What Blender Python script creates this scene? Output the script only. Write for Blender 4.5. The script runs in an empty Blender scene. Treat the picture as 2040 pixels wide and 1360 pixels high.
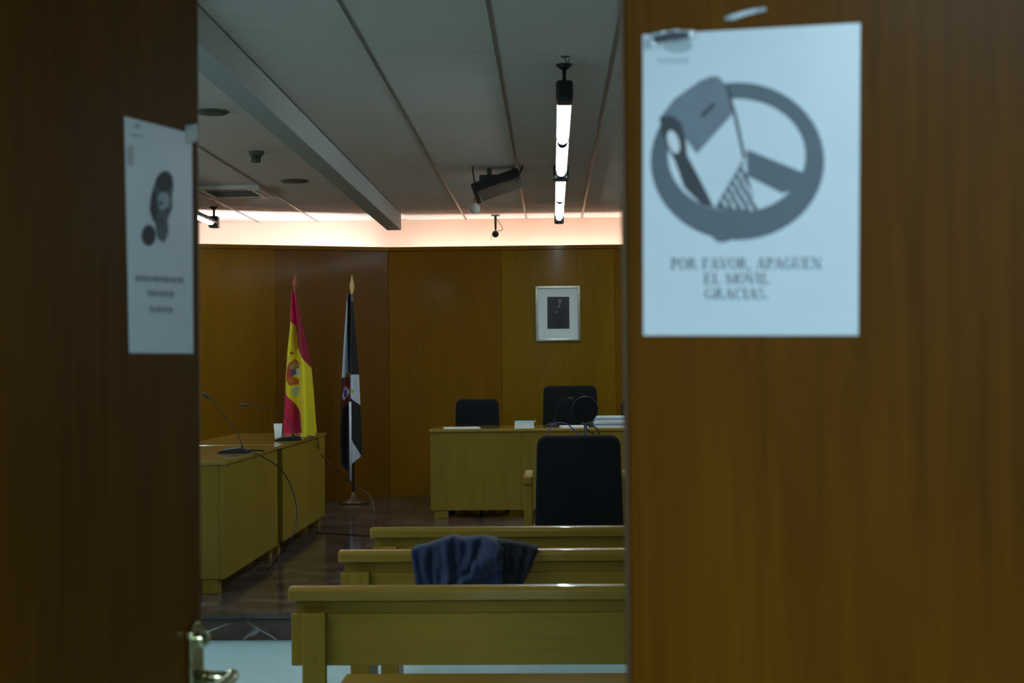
import bpy, bmesh, math, random
from mathutils import Vector, Matrix
random.seed(7)
scn = bpy.context.scene
COL = scn.collection
PI = math.pi

# ------------------------------------------------------------------ camera
F, CX, CY = 2850.0, 1020.0, 680.0
CAM = Vector((0, 0, 1.5))
YAW, PITCH, ROLL = math.atan(80 / F), math.atan(55.5 / F), math.radians(0.55)
_f = Vector((-math.sin(YAW) * math.cos(PITCH), math.cos(YAW) * math.cos(PITCH), math.sin(PITCH)))
_r = Vector((math.cos(YAW), math.sin(YAW), 0))
_u = _r.cross(_f)
R_ = _r * math.cos(ROLL) - _u * math.sin(ROLL)
U_ = _u * math.cos(ROLL) + _r * math.sin(ROLL)
cd = bpy.data.cameras.new('camera'); cam = bpy.data.objects.new('camera', cd); COL.objects.link(cam)
cam.matrix_world = Matrix(((R_.x, U_.x, -_f.x, CAM.x), (R_.y, U_.y, -_f.y, CAM.y), (R_.z, U_.z, -_f.z, CAM.z), (0, 0, 0, 1)))
cd.sensor_width = 36; cd.lens = 36 * F / 2040; cd.clip_start = 0.05
cd.dof.use_dof = True; cd.dof.focus_distance = 11.0; cd.dof.aperture_fstop = 7.0
scn.camera = cam

def ray(px, py): return _f * F + R_ * (px - CX) + U_ * (CY - py)
def PY(px, py, Y):                      # where the sight line meets the plane y = Y
    d = ray(px, py); return CAM + d * ((Y - CAM.y) / d.y)
def PZ(px, py, z):                      # ... the plane z = z
    d = ray(px, py); return CAM + d * ((z - CAM.z) / d.z)
def PD(px, py, dist): return CAM + ray(px, py) * (dist / F)
def PP(px, py, o, n):
    d = ray(px, py); return CAM + d * ((o - CAM).dot(n) / d.dot(n))

# ------------------------------------------------------------------ world, exposure
scn.view_settings.view_transform = 'Standard'; scn.view_settings.look = 'None'
scn.view_settings.gamma = 1; scn.view_settings.use_curve_mapping = False
scn.view_settings.exposure = 0.0
w = bpy.data.worlds.new('world'); scn.world = w; w.use_nodes = True
w.node_tree.nodes['Background'].inputs[0].default_value = (0.5, 0.7, 0.8, 1)
w.node_tree.nodes['Background'].inputs[1].default_value = 0.02
TUBE_E, COVE_E, LOBBY_FILL_E = 39.0, 50.0, 128.0
TUBE_C = (0.80, 0.96, 1.0)

# ------------------------------------------------------------------ materials
def lin(c): return tuple(((v / 255) / 12.92 if v / 255 <= .04045 else ((v / 255 + .055) / 1.055) ** 2.4) for v in c)
MATS = {}
def newmat(name):
    m = bpy.data.materials.new(name); m.use_nodes = True
    return m, m.node_tree, m.node_tree.nodes['Principled BSDF']
def texcoord(nt, scale, kind='Object'):
    tc = nt.nodes.new('ShaderNodeTexCoord'); mp = nt.nodes.new('ShaderNodeMapping')
    mp.inputs['Scale'].default_value = scale
    nt.links.new(tc.outputs[kind], mp.inputs[0]); return mp.outputs[0]
def noise(nt, vec, scale, detail=4, rough=.55):
    n = nt.nodes.new('ShaderNodeTexNoise'); n.inputs['Scale'].default_value = scale
    n.inputs['Detail'].default_value = detail; n.inputs['Roughness'].default_value = rough
    nt.links.new(vec, n.inputs['Vector']); return n.outputs['Fac']
def ramp(nt, fac, stops):
    r = nt.nodes.new('ShaderNodeValToRGB')
    el = r.color_ramp.elements
    while len(el) < len(stops): el.new(.5)
    for e, (p, c) in zip(el, stops): e.position = p; e.color = (*c, 1)
    nt.links.new(fac, r.inputs[0]); return r.outputs[0]
def bump(nt, b, fac, strength, dist=.01):
    n = nt.nodes.new('ShaderNodeBump'); n.inputs['Strength'].default_value = strength; n.inputs['Distance'].default_value = dist
    nt.links.new(fac, n.inputs['Height']); nt.links.new(n.outputs[0], b.inputs['Normal'])
def plain(name, c, rough=.6, metal=0, var=.12, vs=30, bmp=0.0, coat=0, sheen=0):
    m, nt, b = newmat(name)
    v = texcoord(nt, (1, 1, 1)); n = noise(nt, v, vs)
    lo = tuple(x * (1 - var) for x in c); hi = tuple(min(1, x * (1 + var)) for x in c)
    nt.links.new(ramp(nt, n, [(.3, lo), (.7, hi)]), b.inputs['Base Color'])
    b.inputs['Roughness'].default_value = rough; b.inputs['Metallic'].default_value = metal
    if coat: b.inputs['Coat Weight'].default_value = coat; b.inputs['Coat Roughness'].default_value = .12
    if sheen: b.inputs['Sheen Weight'].default_value = sheen
    if bmp: bump(nt, b, n, bmp)
    MATS[name] = m; return m
def wood(name, dark, light, rough=.35, axis='z', fine=1.0, coat=.3, coatr=.15, spec=.5):
    m, nt, b = newmat(name)
    s = {'z': (14 * fine, 14 * fine, .9), 'x': (.9, 14 * fine, 14 * fine), 'y': (14 * fine, .9, 14 * fine)}[axis]
    s2 = {'z': (2.2, 2.2, .35), 'x': (.35, 2.2, 2.2), 'y': (2.2, .35, 2.2)}[axis]
    n1 = noise(nt, texcoord(nt, s), 3.0, 6, .6); n2 = noise(nt, texcoord(nt, s2), 1.6, 3)
    mx = nt.nodes.new('ShaderNodeMath'); mx.operation = 'MULTIPLY_ADD'
    nt.links.new(n1, mx.inputs[0]); mx.inputs[1].default_value = .55
    m2 = nt.nodes.new('ShaderNodeMath'); m2.operation = 'MULTIPLY'; m2.inputs[1].default_value = .45
    nt.links.new(n2, m2.inputs[0]); nt.links.new(m2.outputs[0], mx.inputs[2])
    nt.links.new(ramp(nt, mx.outputs[0], [(.32, dark), (.68, light)]), b.inputs['Base Color'])
    b.inputs['Roughness'].default_value = rough
    b.inputs['Specular IOR Level'].default_value = spec
    b.inputs['Coat Weight'].default_value = coat; b.inputs['Coat Roughness'].default_value = coatr
    MATS[name] = m; return m
def emit(name, c, s, back=None):
    m, nt, b = newmat(name)
    b.inputs['Base Color'].default_value = (.9, .9, .9, 1)
    b.inputs['Emission Color'].default_value = (*c, 1); b.inputs['Emission Strength'].default_value = s
    MATS[name] = m; return m
def vcol(name, rough=.75):
    m, nt, b = newmat(name)
    a = nt.nodes.new('ShaderNodeVertexColor'); a.layer_name = 'Col'
    nt.links.new(a.outputs[0], b.inputs['Base Color']); b.inputs['Roughness'].default_value = rough
    b.inputs['Sheen Weight'].default_value = .1
    MATS[name] = m; return m

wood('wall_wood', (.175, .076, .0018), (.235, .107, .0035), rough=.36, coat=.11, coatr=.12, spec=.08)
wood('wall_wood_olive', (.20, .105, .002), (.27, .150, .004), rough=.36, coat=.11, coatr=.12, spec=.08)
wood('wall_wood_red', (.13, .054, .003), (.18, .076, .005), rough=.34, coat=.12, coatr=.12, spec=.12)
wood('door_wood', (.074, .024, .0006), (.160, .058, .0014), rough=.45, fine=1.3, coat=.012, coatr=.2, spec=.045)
wood('door_edge', (.06, .026, .003), (.10, .045, .006), rough=.4, fine=1.3, coat=.2)
wood('bench_wood', (.24, .140, .013), (.32, .190, .020), rough=.4, axis='x', coat=.05, spec=.15)
wood('bench_rail', (.24, .142, .013), (.32, .192, .020), rough=.35, axis='x', coat=.45, coatr=.07, spec=.2)
wood('bench_wood_up', (.25, .147, .014), (.33, .198, .021), rough=.4, axis='z', coat=.05, spec=.15)
wood('desk_wood', (.20, .130, .012), (.26, .172, .018), rough=.38, axis='z', coat=.1, spec=.2)
wood('desk_top', (.27, .17, .024), (.36, .24, .04), rough=.18, axis='y', coat=.8, coatr=.05)
plain('ceiling_tile', (.67, .61, .56), .9, var=.09, vs=120, bmp=.15)
plain('tile_bar', (.20, .19, .18), .35, var=.05)
plain('plaster', (.44, .46, .45), .8, var=.03, vs=8)
plain('cream_wall', (.80, .62, .49), .85, var=.02, vs=4)
plain('side_wall', (.55, .53, .48), .85, var=.03, vs=4)
plain('lobby_wall', (.10, .11, .11), .85, var=.03, vs=4)
plain('lobby_floor', (.10, .11, .11), .5, var=.1, vs=10)
plain('pale_floor', (.45, .68, .72), .35, var=.07, vs=25)
plain('black_fabric', (.0020, .0024, .0045), 1.0, var=.3, vs=80, bmp=.2)
plain('black_plastic', (.012, .012, .014), .4, var=.1)
plain('dark_metal', (.05, .05, .05), .4, .6, var=.1)
plain('chrome', (.55, .55, .55), .15, 1, var=.05)
plain('brass', (.62, .60, .36), .16, 1, var=.08)
plain('silver_frame', (.50, .47, .38), .2, .9, var=.08)
plain('paper', (.80, .84, .86), .55, var=.025, vs=9)
plain('door_paper', (.74, .82, .86), .32, var=.03, vs=9)
plain('print_grey', (.105, .135, .17), .5, var=.05, vs=30)
plain('print_mid', (.17, .21, .25), .5, var=.08, vs=40)
plain('print_dark', (.022, .028, .04), .5, var=.1)
plain('print_soft', (.40, .50, .54), .5, var=.1)
plain('photo_dark', (.010, .014, .035), .4, var=.35, vs=14)
plain('photo_suit', (.006, .007, .014), .4, var=.3, vs=20)
plain('photo_skin', (.22, .16, .15), .5, var=.2, vs=60)
plain('photo_shirt', (.28, .32, .42), .5, var=.1)
plain('mat_board', (.80, .93, .95), .6, var=.02)
plain('white_plastic', (.78, .78, .74), .4, var=.03)
plain('grille', (.30, .31, .27), .7, var=.1)
plain('dim_plastic', (.10, .115, .09), .6, var=.1)
plain('navy', (.010, .022, .065), .85, var=.35, vs=18, bmp=.4, sheen=.1)
plain('navy_dark', (.003, .0045, .011), .85, var=.35, vs=18, bmp=.4)
plain('finial_red', (.36, .10, .045), .5, var=.1)
plain('finial_gold', (.85, .66, .25), .35, 0, var=.1)
plain('pole_white', (.62, .68, .78), .35, var=.03)
plain('folder_green', (.02, .07, .04), .5)
plain('folder_blue', (.22, .30, .50), .6)
plain('folder_teal', (.10, .22, .24), .6)
plain('cable_purple', (.08, .05, .20), .5)
plain('tape', (.45, .52, .54), .12, var=.2, vs=40, bmp=.6)
plain('projector_body', (.02, .02, .02), .35, var=.1)
plain('projector_under', (.13, .10, .085), .3, var=.1)
emit('tube_glow', TUBE_C, TUBE_E)
emit('cove_white', (1.0, .90, .92), COVE_E * 1.5)
emit('cove_warm', (1.0, .82, .76), COVE_E * .95)
emit('lobby_fill_glow', (.60, .86, 1.0), LOBBY_FILL_E)
vcol('flag_cloth')
def marble(name, stops, vein, rough, cover=.45, vs=1.7):
    m, nt, b = newmat(name)
    v = texcoord(nt, (1, 1, 1)); n = noise(nt, v, 5, 9, .68)
    c = ramp(nt, n, stops)
    d = nt.nodes.new('ShaderNodeTexNoise'); d.inputs['Scale'].default_value = 2.2; nt.links.new(v, d.inputs['Vector'])
    mixv = nt.nodes.new('ShaderNodeMixRGB'); mixv.inputs[0].default_value = .35
    nt.links.new(v, mixv.inputs[1]); nt.links.new(d.outputs['Color'], mixv.inputs[2])
    vo = nt.nodes.new('ShaderNodeTexVoronoi'); vo.feature = 'DISTANCE_TO_EDGE'; vo.inputs['Scale'].default_value = vs
    nt.links.new(mixv.outputs[0], vo.inputs['Vector'])
    vr = ramp(nt, vo.outputs['Distance'], [(.0, (1, 1, 1)), (.03, (0, 0, 0))])
    n2 = noise(nt, v, 2.3, 3)
    mm = nt.nodes.new('ShaderNodeMath'); mm.operation = 'MULTIPLY'
    nt.links.new(vr, mm.inputs[0]); nt.links.new(ramp(nt, n2, [(cover, (0, 0, 0)), (cover + .2, (1, 1, 1))]), mm.inputs[1])
    mx = nt.nodes.new('ShaderNodeMixRGB'); nt.links.new(mm.outputs[0], mx.inputs[0]); nt.links.new(c, mx.inputs[1])
    mx.inputs[2].default_value = (*vein, 1)
    nt.links.new(mx.outputs[0], b.inputs['Base Color']); b.inputs['Roughness'].default_value = rough
    MATS[name] = m
marble('red_marble', [(.3, (.026, .018, .016)), (.5, (.075, .052, .047)), (.72, (.15, .115, .108))], (.16, .15, .15), .13)
marble('riser_marble', [(.3, (.052, .028, .022)), (.55, (.090, .054, .044)), (.75, (.14, .095, .082))], (.60, .64, .70), .6, .34, 5.5)

# ------------------------------------------------------------------ mesh helpers
WM = {}
def world_of(o): return WM.get(o.name, Matrix.Identity(4))
def obj(name, bm, mat, parent=None, local=False, smooth=False):
    """link bm as one mesh object; vertices are world coordinates unless local"""
    if isinstance(bm, bpy.types.Mesh): me = bm
    else:
        if parent is not None and not local: bm.transform(world_of(parent).inverted())
        bmesh.ops.recalc_face_normals(bm, faces=bm.faces)
        me = bpy.data.meshes.new(name); bm.to_mesh(me); bm.free()
    if smooth: me.polygons.foreach_set('use_smooth', [True] * len(me.polygons))
    if mat: me.materials.append(MATS[mat])
    o = bpy.data.objects.new(name, me); COL.objects.link(o)
    if parent is not None: o.parent = parent; WM[o.name] = world_of(parent)
    return o
def thing(name, label, cat, loc=(0, 0, 0), rotz=0, group=None, kind=None):
    o = bpy.data.objects.new(name, None); COL.objects.link(o); o.empty_display_size = .1
    o.location = loc; o.rotation_euler = (0, 0, rotz)
    WM[o.name] = Matrix.Translation(Vector(loc)) @ Matrix.Rotation(rotz, 4, 'Z')
    tag(o, label, cat, group, kind); return o
def tag(o, label=None, cat=None, group=None, kind=None):
    if label: o['label'] = label
    if cat: o['category'] = cat
    if group: o['group'] = group
    if kind: o['kind'] = kind
    return o
def struct(name, bm, mat, label=None):
    o = obj(name, bm, mat); o['kind'] = 'structure'
    if label: o['label'] = label
    return o
def B(): return bmesh.new()
def box(bm, x0, x1, y0, y1, z0, z1, bev=0, seg=2):
    t = bmesh.new()
    vs = [t.verts.new((x, y, z)) for x in (x0, x1) for y in (y0, y1) for z in (z0, z1)]
    for f in ((0, 1, 3, 2), (4, 6, 7, 5), (0, 4, 5, 1), (2, 3, 7, 6), (0, 2, 6, 4), (1, 5, 7, 3)): t.faces.new([vs[i] for i in f])
    if bev: bmesh.ops.bevel(t, geom=list(t.edges), offset=bev, segments=seg, affect='EDGES', profile=.5)
    merge(bm, t); return bm
def merge(bm, t):
    me = bpy.data.meshes.new('tmp'); t.to_mesh(me); t.free(); bm.from_mesh(me); bpy.data.meshes.remove(me)
def bx(*a, **k): return box(B(), *a, **k)
def prism(bm, pts, a, b, axis='y', bev=0, seg=2):
    """closed polygon pts extruded between a and b on an axis"""
    t = bmesh.new()
    def mk(p, q):
        if axis == 'y': return (p[0], q, p[1])
        if axis == 'x': return (q, p[0], p[1])
        return (p[0], p[1], q)
    A = [t.verts.new(mk(p, a)) for p in pts]; C = [t.verts.new(mk(p, b)) for p in pts]
    t.faces.new(A); t.faces.new(C[::-1]); n = len(pts)
    for i in range(n): t.faces.new((A[i], C[i], C[(i + 1) % n], A[(i + 1) % n]))
    if bev: bmesh.ops.bevel(t, geom=list(t.edges), offset=bev, segments=seg, affect='EDGES', profile=.5)
    merge(bm, t); return bm
def tube(bm, pts, r, n=8, caps=True):
    pts = [Vector(p) for p in pts]; rs = r if isinstance(r, (list, tuple)) else [r] * len(pts)
    rings = []; up = None
    for i, p in enumerate(pts):
        d = (pts[min(i + 1, len(pts) - 1)] - pts[max(i - 1, 0)]).normalized()
        if up is None: up = Vector((0, 0, 1)) if abs(d.z) < .9 else Vector((1, 0, 0))
        a = d.cross(up).normalized(); c = a.cross(d).normalized(); up = c
        rings.append([bm.verts.new(p + (a * math.cos(2 * PI * k / n) + c * math.sin(2 * PI * k / n)) * rs[i]) for k in range(n)])
    for A, C in zip(rings, rings[1:]):
        for k in range(n): bm.faces.new((A[k], A[(k + 1) % n], C[(k + 1) % n], C[k]))
    if caps: bm.faces.new(rings[0][::-1]); bm.faces.new(rings[-1])
    return bm
def smooth_path(pts, k=6):
    pts = [Vector(p) for p in pts]; out = []
    for i in range(len(pts) - 1):
        p0, p1, p2, p3 = pts[max(i - 1, 0)], pts[i], pts[i + 1], pts[min(i + 2, len(pts) - 1)]
        for j in range(k):
            t = j / k
            out.append(.5 * ((2 * p1) + (p2 - p0) * t + (2 * p0 - 5 * p1 + 4 * p2 - p3) * t * t + (3 * p1 - p0 - 3 * p2 + p3) * t ** 3))
    return out + [pts[-1]]
def lathe(bm, prof, c, n=24):
    """prof: (radius, height) from the bottom, about the vertical through c"""
    rings = []
    for r, z in prof:
        rings.append([bm.verts.new((c[0] + r * math.cos(2 * PI * k / n), c[1] + r * math.sin(2 * PI * k / n), c[2] + z)) for k in range(n)])
    for A, C in zip(rings, rings[1:]):
        for k in range(n): bm.faces.new((A[k], A[(k + 1) % n], C[(k + 1) % n], C[k]))
    bm.faces.new(rings[0][::-1]); bm.faces.new(rings[-1]); return bm

# ------------------------------------------------------------------ the setting
CEIL, PLAT, YP = 3.14, 0.154, 7.99
YB = 15.20                                 # wood panelling on the back wall
KX = -1.74                                 # where the panelling kinks towards the camera
YC = 15.55                                 # cream wall above and behind it
XL, XR = -6.2, 4.6
ANG = math.atan2(.65, 1.78)
TOPW = 2.815
struct('floor', bx(XL, XR, 1.28, YP, -.12, 0), 'pale_floor')
pl = struct('platform', bx(XL, XR, YP + .03, YC, -.12, PLAT - .03), 'riser_marble', 'dark marble platform across the far half of the courtroom')
slab_w = 1.1; nx = int((XR - XL) / slab_w) + 1
for i in range(nx):                         # riser slabs of the step
    a = XL + .45 + (i - 1) * slab_w
    obj('riser_slab', bx(max(a, XL) + .002, min(a + slab_w, XR) - .002, YP, YP + .03, -.0, PLAT - .032, bev=.002, seg=1), 'riser_marble', pl)
for i in range(nx):
    for j in range(7):
        a = XL + .45 + (i - 1) * slab_w; y0 = YP - .025 + j * slab_w
        y1 = min(y0 + slab_w, YC)
        if y1 - y0 > .05 and min(a + slab_w, XR) - max(a, XL) > .05:
            obj('paving_slab', bx(max(a, XL) + .001, min(a + slab_w, XR) - .001, y0 + .001, y1 - .001, PLAT - .03, PLAT, bev=.0015, seg=1), 'red_marble', pl)
struct('wall_left', bx(XL - .12, XL, 1.28, YC + .12, -.12, CEIL + .12), 'side_wall')
struct('wall_right', bx(XR, XR + .12, 1.28, YC + .12, -.12, CEIL + .12), 'side_wall')
struct('wall_upper_back', bx(XL, XR, YC, YC + .12, -.12, CEIL + .12), 'cream_wall', 'cream upper wall lit from the cove above the wood panelling')

# wood panelling: frontal part and the part angled to the left
wb = thing('wall_back', 'wood panelled back wall with vertical veneer sheets', None, (KX, YB, PLAT), 0, kind='structure')
for k, (a, b) in enumerate([(KX, -.535), (-.535, .67), (.67, 1.87), (1.87, 3.07), (3.07, XR)]):
    obj('panel', bx(a + .001, b - .001, YB, YB + .03, PLAT, TOPW - .045, bev=.0015, seg=1), 'wall_wood_olive' if k == 1 else 'wall_wood', wb)
obj('backing', bx(KX - .01, XR, YB + .0305, YB + .049, PLAT, TOPW - .02), 'door_edge', wb)
obj('top_trim', bx(KX, XR, YB - .012, YB + .05, TOPW - .043, TOPW, bev=.003), 'wall_wood', wb)
obj('trough', bx(KX, XR, YB + .05, YC, TOPW - .30, TOPW - .28), 'plaster', wb)
wl = thing('wall_back_angled', 'wood panelled wall part angled towards the room at left', None, (KX, YB, PLAT), ANG, kind='structure')
LB = (KX - XL) / math.cos(ANG)
for k, (a, b, m) in enumerate([(-1.2, 0, 'wall_wood_red'), (-2.4, -1.2, 'wall_wood'), (-3.6, -2.4, 'wall_wood'), (-LB + .02, -3.6, 'wall_wood')]):
    obj('panel', bx(a + .001, b - .001, 0, .03, 0, TOPW - .045 - PLAT, bev=.0015, seg=1), m, wl, local=True)
obj('backing', bx(-LB + .04, .0, .0305, .049, 0, TOPW - .02 - PLAT), 'door_edge', wl, local=True)
obj('top_trim', bx(-LB + .02, .012, -.012, .05, TOPW - .043 - PLAT, TOPW - PLAT, bev=.003), 'wall_wood', wl, local=True)
obj('trough', bx(-LB + .05, 0, .05, .32, TOPW - .30 - PLAT, TOPW - .28 - PLAT), 'plaster', wl, local=True)
# cove lamps behind the lip
n = 0
for a in [KX + .15 + i * 1.22 for i in range(5)]:
    t = thing('cove_lamp', 'warm tube lamp hidden in the cove, %s' % ['right beside the kink of the panelling', 'second from the kink', 'above the framed portrait, third from the kink', 'fourth from the kink', 'nearest the right wall'][n], 'lamp', (a, YB + .15, TOPW - .28), 0, 'cove lamps above the panelling'); n += 1
    obj('tube', tube(B(), [(a, YB + .165, TOPW - .17), (a + 1.16, YB + .165, TOPW - .17)], .013, 10), 'cove_warm', t, smooth=True)
    obj('batten', bx(a, a + 1.16, YB + .145, YB + .185, TOPW - .28, TOPW - .19, bev=.003), 'white_plastic', t)
for i in range(3):
    a = -.08 - (i + 1) * 1.22
    p = WM[wl.name] @ Vector((a, .20, TOPW - .28 - PLAT))
    t = thing('cove_lamp', 'white tube lamp hidden in the cove of the angled panelling, %s' % ['nearest the kink', 'in the middle', 'farthest left'][i], 'lamp', p, ANG, 'cove lamps above the panelling')
    obj('tube', tube(B(), [(0, 0, .11), (1.16, 0, .11)], .013, 10), 'cove_white', t, local=True, smooth=True)
    obj('batten', bx(0, 1.16, -.02, .02, 0, .09, bev=.003), 'white_plastic', t, local=True)

# ceiling with separate tiles between bars
ce = struct('ceiling', bx(XL, XR, 1.28, YC, CEIL + .012, CEIL + .10), 'ceiling_tile')
colx = [-5.75, -5.12, -4.48, -3.84, -3.20, -2.555, -1.72, -1.57, -.925, -.27, .335, .96, 1.60, 2.24, 2.88]
DT = .553; Y0T = 4.04
meshes = {}
for a, b in zip(colx, colx[1:]):
    if abs(b + 1.57) < .01: continue
    y = Y0T
    while y < YC - .1:
        y1 = min(y + DT, YC)
        if not (abs(a + 3.20) < .01 and 12.4 < (y + y1) / 2 < 13.3):
            key = (round(b - a, 3), round(y1 - y, 3))
            if key not in meshes:
                bm = bx(.009, b - a - .009, .0035, y1 - y - .0035, 0, .012, bev=.003, seg=1)
                me = bpy.data.meshes.new('ceiling_tile'); bm.to_mesh(me); bm.free(); me.materials.append(MATS['ceiling_tile']); meshes[key] = me
            o = bpy.data.objects.new('ceiling_tile', meshes[key]); COL.objects.link(o); o.parent = ce; o.location = (a, y, CEIL + random.uniform(-.0008, .0008))
        y = y1
for x in colx:
    if abs(x + 1.72) < .01 or abs(x + 1.57) < .01: continue
    obj('ceiling_bar', bx(x - .011, x + .011, Y0T, YC, CEIL - .006, CEIL + .01, bev=.002, seg=1), 'tile_bar', ce)
bm = B()
box(bm, -1.72, -1.57, 1.28, 14.95, CEIL - .17, CEIL + .012, bev=.006)
struct('trim_1', bm, 'plaster', 'white plaster beam running along the ceiling')
# front wall with the double door opening, and the lobby the camera stands in
HL, HR = -.66, .90
bm = B(); box(bm, XL - .12, HL, 1.14, 1.28, -.12, CEIL + .12); box(bm, HR, XR + .12, 1.14, 1.28, -.12, CEIL + .12); box(bm, HL, HR, 1.14, 1.28, 2.25, CEIL + .12)
struct('wall_front', bm, 'lobby_wall')
struct('floor_lobby', bx(-2.6, 2.8, -3.2, 1.28, -.12, 0), 'lobby_floor')
struct('ceiling_lobby', bx(-2.6, 2.8, -3.2, 1.14, 2.85, 2.95), 'lobby_wall')
struct('wall_lobby_left', bx(-2.7, -2.6, -3.2, 1.14, -.12, 2.95), 'lobby_wall')
struct('wall_lobby_right', bx(2.8, 2.9, -3.2, 1.14, -.12, 2.95), 'lobby_wall')
struct('wall_lobby_back', bx(-2.7, 2.9, -3.3, -3.2, -.12, 2.95), 'lobby_wall')
lt = thing('lobby_fill', 'added unseen oblong light in the lobby ceiling behind the camera, brightening the doors', 'ceiling light', (-.2, -2.3, 2.85))  # added lamp, out of view behind the camera, to light the door faces
obj('frame', bx(-.83, .43, -2.63, -1.97, 2.81, 2.85, bev=.004), 'white_plastic', lt)
obj('diffuser', bx(-.80, .40, -2.60, -2.00, 2.80, 2.812), 'lobby_fill_glow', lt)

# ------------------------------------------------------------------ doors
def hx(a, s=1): return a
class Leaf: pass
def make_leaf(name, label, free, hinge_dir, width, face_sign):
    """free: (x,y) of the visible face's free edge; hinge_dir: unit vector from the free edge to the hinge"""
    L = Leaf(); d = Vector((hinge_dir[0], hinge_dir[1], 0)).normalized()
    nrm = Vector((-d.y, d.x, 0)) * face_sign               # points to the camera side
    L.o = Vector((free[0], free[1], 0)); L.d = d; L.n = nrm
    ang = math.atan2(d.y, d.x)
    L.t = thing(name, label, None, (free[0], free[1], 0), ang, kind='structure')
    th = .04; s = face_sign
    # local x runs from the free edge to the hinge, local y = +s is towards the camera
    y0, y1 = sorted((0, -s * th))
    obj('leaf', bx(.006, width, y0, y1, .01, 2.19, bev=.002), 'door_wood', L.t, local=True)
    obj('edge_strip', bx(0, .0055, y0, y1, .01, 2.19, bev=.001, seg=1), 'door_edge', L.t, local=True)
    for z in (.25, 1.1, 1.95):
        obj('hinge', tube(B(), [(width + .004, -s * th, z - .05), (width + .004, -s * th, z + .05)], .007, 8), 'brass', L.t, local=True)
    L.s = s
    def uz(px, py):
        p = PP(px, py, L.o, L.n) - L.o
        return p.dot(L.d), p.z
    L.uz = uz
    return L
def camxy(px, dist):
    p = PD(px, 735, dist); return (p.x, p.y)
# left leaf: the free edge stands about 2.02 m away, opened almost fully; right leaf about 17 degrees open
fl = camxy(399, 2.02); pl_ = camxy(247, 1.793)
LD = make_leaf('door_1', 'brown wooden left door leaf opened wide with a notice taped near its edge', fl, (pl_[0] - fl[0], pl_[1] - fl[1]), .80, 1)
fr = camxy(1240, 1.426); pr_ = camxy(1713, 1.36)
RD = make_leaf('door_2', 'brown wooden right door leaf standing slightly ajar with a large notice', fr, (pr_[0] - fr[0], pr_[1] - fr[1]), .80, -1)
if (CAM - LD.o).dot(LD.n) < 0 or (CAM - RD.o).dot(RD.n) < 0: print('LEAF FACE WRONG')

def sheet(L, pts, depth, thick=.0003):
    """flat polygon given in photo pixels, laid on a leaf's face; local coordinates of the leaf"""
    q = [L.uz(*p) for p in pts]
    bm = B(); s = L.s
    prism(bm, q, s * depth, s * (depth + thick), 'y'); return bm
def to_world(L, bm): bm.transform(WM[L.t.name]); return bm
def poster(L, name, label, pts, mat):
    c = [L.uz(*p) for p in pts]
    u = sum(a for a, b in c) / len(c); z = min(b for a, b in c)
    w_ = WM[L.t.name] @ Vector((u, L.s * .0006, z))
    t = thing(name, label, 'notice', w_, L.t.rotation_euler.z)
    # a fine grid so that the sheet can ripple a little
    bm = B(); nx_, nz_ = 16, 22
    (x0, z0), (x1, z1), (x2, z2), (x3, z3) = c       # TL, TR, BR, BL
    g = []
    for j in range(nz_ + 1):
        v = j / nz_; row = []
        for i in range(nx_ + 1):
            s_ = i / nx_
            xx = (x0 * (1 - s_) + x1 * s_) * (1 - v) + (x3 * (1 - s_) + x2 * s_) * v
            zz = (z0 * (1 - s_) + z1 * s_) * (1 - v) + (z3 * (1 - s_) + z2 * s_) * v
            row.append((xx, zz))
        g.append(row)
    F_ = [[bm.verts.new((x, L.s * .0010, z)) for x, z in r] for r in g]
    K_ = [[bm.verts.new((x, L.s * .0006, z)) for x, z in r] for r in g]
    for j in range(nz_):
        for i in range(nx_):
            bm.faces.new((F_[j][i], F_[j][i + 1], F_[j + 1][i + 1], F_[j + 1][i]))
            bm.faces.new((K_[j][i], K_[j + 1][i], K_[j + 1][i + 1], K_[j][i + 1]))
    for j in range(nz_):
        for i in (0, nx_): bm.faces.new((F_[j][i], F_[j + 1][i], K_[j + 1][i], K_[j][i]))
    for i in range(nx_):
        for j in (0, nz_): bm.faces.new((F_[j][i], F_[j][i + 1], K_[j][i + 1], K_[j][i]))
    obj('sheet', to_world(L, bm), mat, t)
    return t
def ell(cx, cy, rx, ry, n=24, a0=0, a1=2 * PI, rot=0):
    out = []
    for k in range(n + (0 if abs(a1 - a0 - 2 * PI) < 1e-6 else 1)):
        a = a0 + (a1 - a0) * k / n; x, y = rx * math.cos(a), ry * math.sin(a)
        out.append((cx + x * math.cos(rot) - y * math.sin(rot), cy + x * math.sin(rot) + y * math.cos(rot)))
    return out
def printed(L, t, name, polys, mat, depth):
    bm = B()
    for k, p in enumerate(polys): merge(bm, sheet(L, p, depth, .00012))
    return obj(name, to_world(L, bm), mat, t)

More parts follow.
